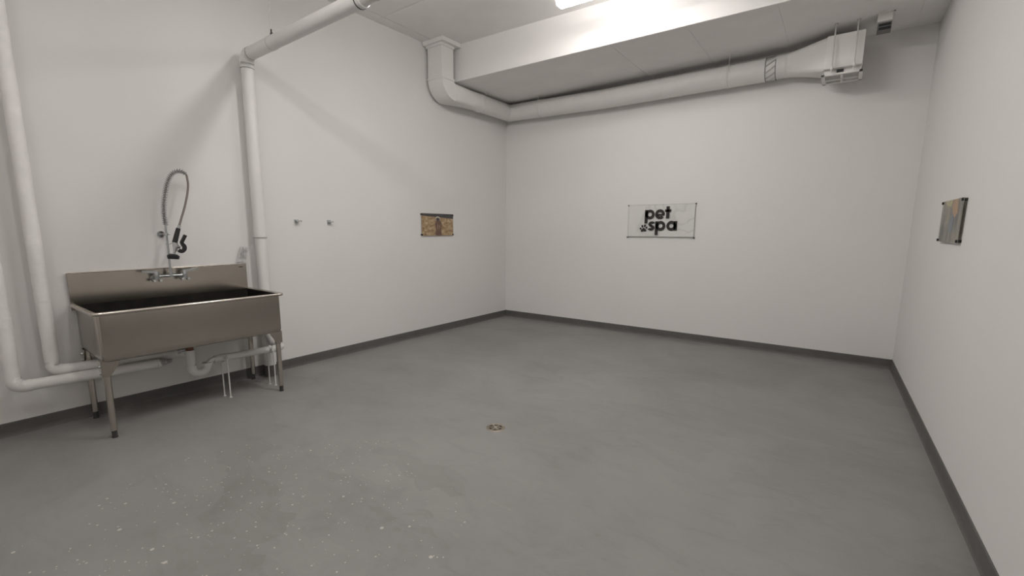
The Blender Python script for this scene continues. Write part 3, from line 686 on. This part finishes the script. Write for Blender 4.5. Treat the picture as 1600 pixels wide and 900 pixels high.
def sector(bm, c, ro, ri, a0, a1, n=28, sxx=1.0, szz=1.0):
    """thick arc, degrees, counter-clockwise, y up"""
    for k in range(n):
        q = []
        for a, r_ in ((a0+(a1-a0)*k/n, ri), (a0+(a1-a0)*(k+1)/n, ri), (a0+(a1-a0)*(k+1)/n, ro), (a0+(a1-a0)*k/n, ro)):
            a = math.radians(a); q.append((c[0]+r_*sxx*math.cos(a), c[1]-r_*szz*math.sin(a)))
        pr_poly(bm, q)
def rect(bm, u0, v0, u1, v1): pr_poly(bm, [(u0, v0), (u1, v0), (u1, v1), (u0, v1)])
def letter(f): 
    b = N(); f(b); bmesh.ops.remove_doubles(b, verts=b.verts[:], dist=1e-6); part(sg, 'letter', b, M['ink'])
letter(lambda b: (rect(b, 497, 278, 545, 482), sector(b, (578, 346), 73, 30, 0, 360)))
letter(lambda b: (sector(b, (732, 345), 74, 31, 0, 322), rect(b, 690, 340, 803, 366)))
letter(lambda b: (rect(b, 826, 230, 876, 410), rect(b, 806, 276, 902, 312)))
def S_(b):
    sector(b, (614, 493), 43, 6, 22, 270, 20, 1.25, 1); sector(b, (604, 547), 43, 6, -158, 90, 20, 1.32, 1)
letter(S_)
letter(lambda b: (rect(b, 666, 450, 712, 658), sector(b, (750, 519), 74, 31, 0, 360)))
letter(lambda b: (rect(b, 950, 450, 998, 587), sector(b, (914, 519), 74, 31, 0, 360)))
b = N()
def ellp(bm, c, ru, rv, rot, n=18):
    P = []
    for k in range(n):
        a = 2*PI*k/n; x_, y_ = ru*math.cos(a), rv*math.sin(a); r_ = math.radians(rot)
        P.append((c[0]+x_*math.cos(r_)-y_*math.sin(r_), c[1]+x_*math.sin(r_)+y_*math.cos(r_)))
    pr_poly(bm, P)
for c, ru, rv, rot in (((441, 560), 13, 19, -30), ((467, 523), 15, 22, -12), ((507, 516), 15, 22, 8), ((534, 545), 13, 19, 32)): ellp(b, c, ru, rv, rot)
pr_poly(b, [(487, 548), (500, 551), (512, 564), (528, 578), (533, 590), (527, 602), (512, 604), (490, 600), (468, 608), (453, 609), (446, 598), (449, 586), (463, 572), (474, 555)])
part(sg, 'paw_print', b, M['ink'], 'black paw print emblem')
standoffs(sg, [(X0+.010, Z0+.014), (X1-.014, Z0+.014), (X0+.010, Z1-.012), (X1-.014, Z1-.010)], 0, -.034, 1, .008)

# ================================================================== VENTILATION DUCT
du = thing('ventilation_duct', 'white painted duct from the ceiling round the corner to the exhaust fan', 'duct', (0.17, -1.7, 3.3), FW)
XL, XR, YA_, YB2 = 0.010, 0.275, -1.812, -1.594
b = N(); box(b, (-.028, -1.865, H1-.055), (0.338, sy(0.2)-.004, H1-.001), .004)
part(du, 'ceiling_flange', b, M['duct'])
b = N(); box(b, (XL-.01, YA_-.02, H1-.085), (XR+.012, YB2+.012, H1-.05), .004); part(du, 'flange_collar', b, M['duct'])
b = N(); box(b, (XL, YA_, 3.47), (XR, YB2, H1-.04), .006); part(du, 'rectangular_drop', b, M['duct'])
b = N(); box(b, (XL-.006, YA_-.009, 3.460), (XR+.009, YB2+.009, 3.484), .003); part(du, 'joint_strip', b, M['duct'])
cyy, czz = -1.555, 3.475; ri, ro = .039, .257
rings = []
for k in range(13):
    a = PI + PI/2*k/12
    rings.append([(XL, cyy+ri*math.cos(a), czz+ri*math.sin(a)), (XR, cyy+ri*math.cos(a), czz+ri*math.sin(a)), (XR, cyy+ro*math.cos(a), czz+ro*math.sin(a)), (XL, cyy+ro*math.cos(a), czz+ro*math.sin(a))])
b = N()
loft(b, rings, smooth=False)
for f in b.faces: f.smooth = False
part(du, 'square_elbow', b, M['duct'])
RD = 0.125; CX, CY = 0.168, -0.17; ZL = 3.345
def circ_y(y, n=32, cx=CX, zc_=ZL, r=RD): return [(cx+r*math.cos(2*PI*k/n+PI/4), y, zc_+r*math.sin(2*PI*k/n+PI/4)) for k in range(n)]
def rect_y(y, x0, x1, z0, z1, n=32):
    out = []; q = n//4
    cs = [(x1, z1), (x0, z1), (x0, z0), (x1, z0)]
    for s_ in range(4):
        a, c = cs[s_], cs[(s_+1) % 4]
        for k in range(q): out.append((a[0]+(c[0]-a[0])*k/q, y, a[1]+(c[1]-a[1])*k/q))
    return out
R0 = rect_y(cyy, XL, XR, czz-ro, czz-ri); R1 = circ_y(-1.02)
rings = []
for k in range(7):
    t_ = k/6; rings.append([tuple(Vector(p)*(1-t_)+Vector(q)*t_) for p, q in zip(R0, R1)])
rings.append(circ_y(-.93))
b = N(); loft(b, rings); part(du, 'square_to_round', b, M['duct'])
b = N(); loft(b, [circ_y(-.95, r=RD+.002), circ_y(-.935, r=RD+.008), circ_y(-.915, r=RD+.008), circ_y(-.90, r=RD+.002)]); part(du, 'joint_band', b, M['duct'])
# left run, mitred into the back run
mit = [(x, CY-(x-CX), z) for x, _, z in circ_y(0)]
b = N(); loft(b, [circ_y(-.93), circ_y(-.5), mit]); part(du, 'left_run', b, M['duct'])
XE, ZE = 3.775, 3.304
def zr(x): return ZL+(ZE-ZL)*min(1, (x-CX)/1.6)
def circ_x(x, r=RD, n=32, cy=CY, zc_=None):
    zc_ = zr(x) if zc_ is None else zc_
    return [(x, cy-r*math.cos(2*PI*k/n+PI/4), zc_+r*math.sin(2*PI*k/n+PI/4)) for k in range(n)]
m2 = [(CX-(y-CY), y, z) for _, y, z in circ_x(CX)]
rings = [m2, circ_x(0.42)]
x = 0.45; k = 0
while x < XE-.01:
    rings.append(circ_x(x, RD+(0.0032 if k % 2 else -.0010))); x += 0.021; k += 1
rings.append(circ_x(XE))
b = N(); loft(b, rings); part(du, 'ribbed_back_run', b, M['duct'])
for bx in (0.80, 3.38):
    b = N(); loft(b, [circ_x(bx-.009, RD+.002), circ_x(bx-.006, RD+.009), circ_x(bx+.006, RD+.009), circ_x(bx+.009, RD+.002)]); part(du, 'joint_band', b, M['duct'])
# flexible connector with slanting folds
b = N(); rr = []
for k in range(6):
    t_ = k/5; rr.append([tuple(Vector(p)) for p in circ_x(XE-.003+.1*t_, RD-.006)])
loft(b, rr); fx = part(du, 'flexible_connector', b, M['duct'])
for k in range(11):
    a0 = 2*PI*k/11; b = N()
    pts = [(XE-.002+.098*i/6, CY-(RD-.004)*math.cos(a0+.55*i/6), ZE+(RD-.004)*math.sin(a0+.55*i/6)) for i in range(7)]
    tube(b, pts, .0075, 8); part(fx, 'fold', b, M['foil'])
for xx in (XE-.004, XE+.096):
    b = N(); loft(b, [circ_x(xx-.004, RD-.001), circ_x(xx-.003, RD+.003), circ_x(xx+.003, RD+.003), circ_x(xx+.004, RD-.001)]); part(fx, 'clip_ring', b, M['shade'])
b = N(); loft(b, [circ_x(XE+.092, zc_=3.31), circ_x(XE+.19, zc_=3.312)]); part(du, 'sleeve', b, M['duct'])
b = N(); loft(b, [circ_x(XE+.186, RD+.001, zc_=3.312), circ_x(XE+.19, RD+.004, zc_=3.312), circ_x(XE+.198, RD+.004, zc_=3.312), circ_x(XE+.20, RD+.001, zc_=3.312)]); part(du, 'joint_band', b, M['duct'])
# taper to the fan box
BX0, BX1, BY0, BY1 = 4.335, 4.640, -.500, -.150
Rr = []
cs = [(BY0+.06, 3.435), (BY1-.01, 3.435), (BY1-.01, 3.115), (BY0+.06, 3.115)]
for s_ in range(4):
    a, c = cs[s_], cs[(s_+1) % 4]
    for k in range(8): Rr.append((BX0, a[0]+(c[0]-a[0])*k/8, a[1]+(c[1]-a[1])*k/8))
C0 = circ_x(XE+.195, zc_=3.312)
# start both at the room side, upper corner
rings = []
for k in range(6):
    t_ = k/5; rings.append([tuple(Vector(p)*(1-t_)+Vector(q)*t_) for p, q in zip(C0, Rr)])
b = N(); loft(b, rings); part(du, 'taper', b, M['duct'])
for wx, wy, zt in ((0.30, -.92, None), (0.80, -.29, None), (3.40, -.293, None)):
    b = N(); zt = soff_z(wx)
    tube(b, [(wx, wy, zt), (wx, wy, ZL+.02 if wx < 1 else ZE+.02)], .0035, 8); part(du, 'hanger_wire', b, M['wire'])

# ================================================================== EXHAUST FAN
fn = thing('exhaust_fan', 'white boxy exhaust fan hung on two rods at the right end of the duct', 'fan', (4.49, -.33, 3.05), FW)
b = N(); box(b, (BX0, BY0, 3.10), (BX1, BY1, 3.425), .004); part(fn, 'housing', b, M['fan'])
b = N(); box(b, (BX0+.005, BY0+.008, 3.0565), (BX1-.005, BY1-.008, 3.10), .003); part(fn, 'grille_collar', b, M['fan'])
b = N(); box(b, (BX0-.012, BY0-.022, 3.096), (BX1+.004, BY0+.004, 3.104), .002); box(b, (BX0-.004, BY0-.045, 3.100), (BX1+.002, BY0, 3.104), .001); part(fn, 'support_rail', b, M['fan'])
b = N(); box(b, (4.440, BY0-.004, 3.062), (4.495, BY0+.010, 3.090), .002); part(fn, 'switch_plate', b, M['dark'])
gx0, gx1, gy0, gy1, gz = BX0-.02, BX1+.012, BY0-.024, BY1-.02, 3.040
b = N(); 
for a, c in (((gx0, gy0), (gx1, gy0+.03)), ((gx0, gy1-.03), (gx1, gy1)), ((gx0, gy0), (gx0+.03, gy1)), ((gx1-.03, gy0), (gx1, gy1))):
    box(b, (a[0], a[1], gz), (c[0], c[1], gz+.016), .002)
xm, ym = (gx0+gx1)/2, (gy0+gy1)/2+.03
box(b, (xm-.01, gy0+.02, gz-.001), (xm+.01, gy1-.02, gz+.012)); box(b, (gx0+.02, ym-.01, gz-.001), (gx1-.02, ym+.01, gz+.012))
gr = part(fn, 'grille_frame', b, M['fan'])
b = N(); box(b, (gx0+.02, gy0+.02, gz+.012), (gx1-.02, gy1-.02, gz+.015)); part(fn, 'grille_backing', b, M['drain_dark'])
n_ = 12
for k in range(n_):
    yy = gy0+.036+(gy1-gy0-.072)*k/(n_-1)
    b = N(); box(b, (gx0+.028, yy-.0045, gz+.008), (gx1-.028, yy+.0045, gz+.0105)); part(gr, 'slat', b, M['fan'])
for rx_, ry_ in ((4.398, -.560), (4.575, -.555)):
    b = N(); cyl(b, (rx_, ry_, 3.055), (rx_, ry_, soff_z(rx_)), .0065, n=10); rd = part(fn, 'hanger_rod', b, M['wire'])
    b = N(); cyl(b, (rx_, ry_, soff_z(rx_)-.006), (rx_, ry_, soff_z(rx_)), .018, n=14); part(rd, 'ceiling_washer', b, M['wire'])
    b = N(); cyl(b, (rx_, ry_, 3.085), (rx_, ry_, 3.096), .013, n=6); cyl(b, (rx_, ry_, 3.104), (rx_, ry_, 3.116), .013, n=6); box(b, (rx_-.014, ry_-.012, 3.094), (rx_+.014, BY0+.002, 3.104), .002); part(rd, 'nut', b, M['fan'])

# ceiling box on the soffit
zc2 = soff_z(4.77)
ob = thing('ceiling_sensor_box', 'small white box with dark slots fixed to the ceiling right of the fan', 'fixture', (4.77, -.40, zc2), FW)
b = N(); box(b, (4.700, -.62, zc2-.006), (4.845, -.30, zc2), .002); part(ob, 'mounting_plate', b, M['fan'])
b = N(); box(b, (4.715, -.585, zc2-.075), (4.828, -.50, zc2-.004), .004); part(ob, 'cover', b, M['fan'])
b = N(); box(b, (4.722, -.545, zc2-.135), (4.826, -.40, zc2-.004), .004); part(ob, 'slotted_body', b, M['shade'])
for zz, yy in ((zc2-.098, -.546), (zc2-.128, -.546)):
    b = N(); box(b, (4.730, yy-.004, zz-.010), (4.820, yy+.006, zz+.012)); part(ob, 'slot', b, M['dark'])
b = N(); cyl(b, (4.835, -.60, zc2-.010), (4.835, -.60, zc2-.004), .007, n=8); part(ob, 'screw', b, M['seal'])

# ================================================================== FLOOR DRAIN
fd = thing('floor_drain', 'small round worn brass drain set in the grey floor', 'drain', (2.642, -3.803, 0), FW)
dx, dy_ = 2.642, -3.803
b = N()
ro_, ri_ = .066, .052
def circ(r, z, n=32): return [(dx+r*math.cos(2*PI*k/n), dy_+r*math.sin(2*PI*k/n), z) for k in range(n)]
loft(b, [circ(.074, 0.0), circ(.070, .0035), circ(ri_, .0035), circ(ri_, .0008)], caps=False); part(fd, 'rim', b, M['brass'])
b = N(); loft(b, [circ(.053, .0002), circ(.0525, .0010)]); part(fd, 'strainer_well', b, M['drain_dark'])
b = N()
for k in range(6):
    a = PI/6+k*PI/3; c, s_ = math.cos(a), math.sin(a)
    pts = [(dx+c*.008-s_*.006, dy_+s_*.008+c*.006), (dx+c*.008+s_*.006, dy_+s_*.008-c*.006), (dx+c*.052+s_*.008, dy_+s_*.052-c*.008), (dx+c*.052-s_*.008, dy_+s_*.052+c*.008)]
    prism(b, pts, .001, .003, 2)
for k in range(28):
    a0, a1 = 2*PI*k/28, 2*PI*(k+1)/28
    prism(b, [(dx+.028*math.cos(a0), dy_+.028*math.sin(a0)), (dx+.028*math.cos(a1), dy_+.028*math.sin(a1)), (dx+.035*math.cos(a1), dy_+.035*math.sin(a1)), (dx+.035*math.cos(a0), dy_+.035*math.sin(a0))], .001, .0028, 2)
part(fd, 'strainer', b, M['brass'])
b = N(); loft(b, [circ(.011, .001, 16), circ(.010, .005, 16)]); part(fd, 'screw', b, M['rod'])
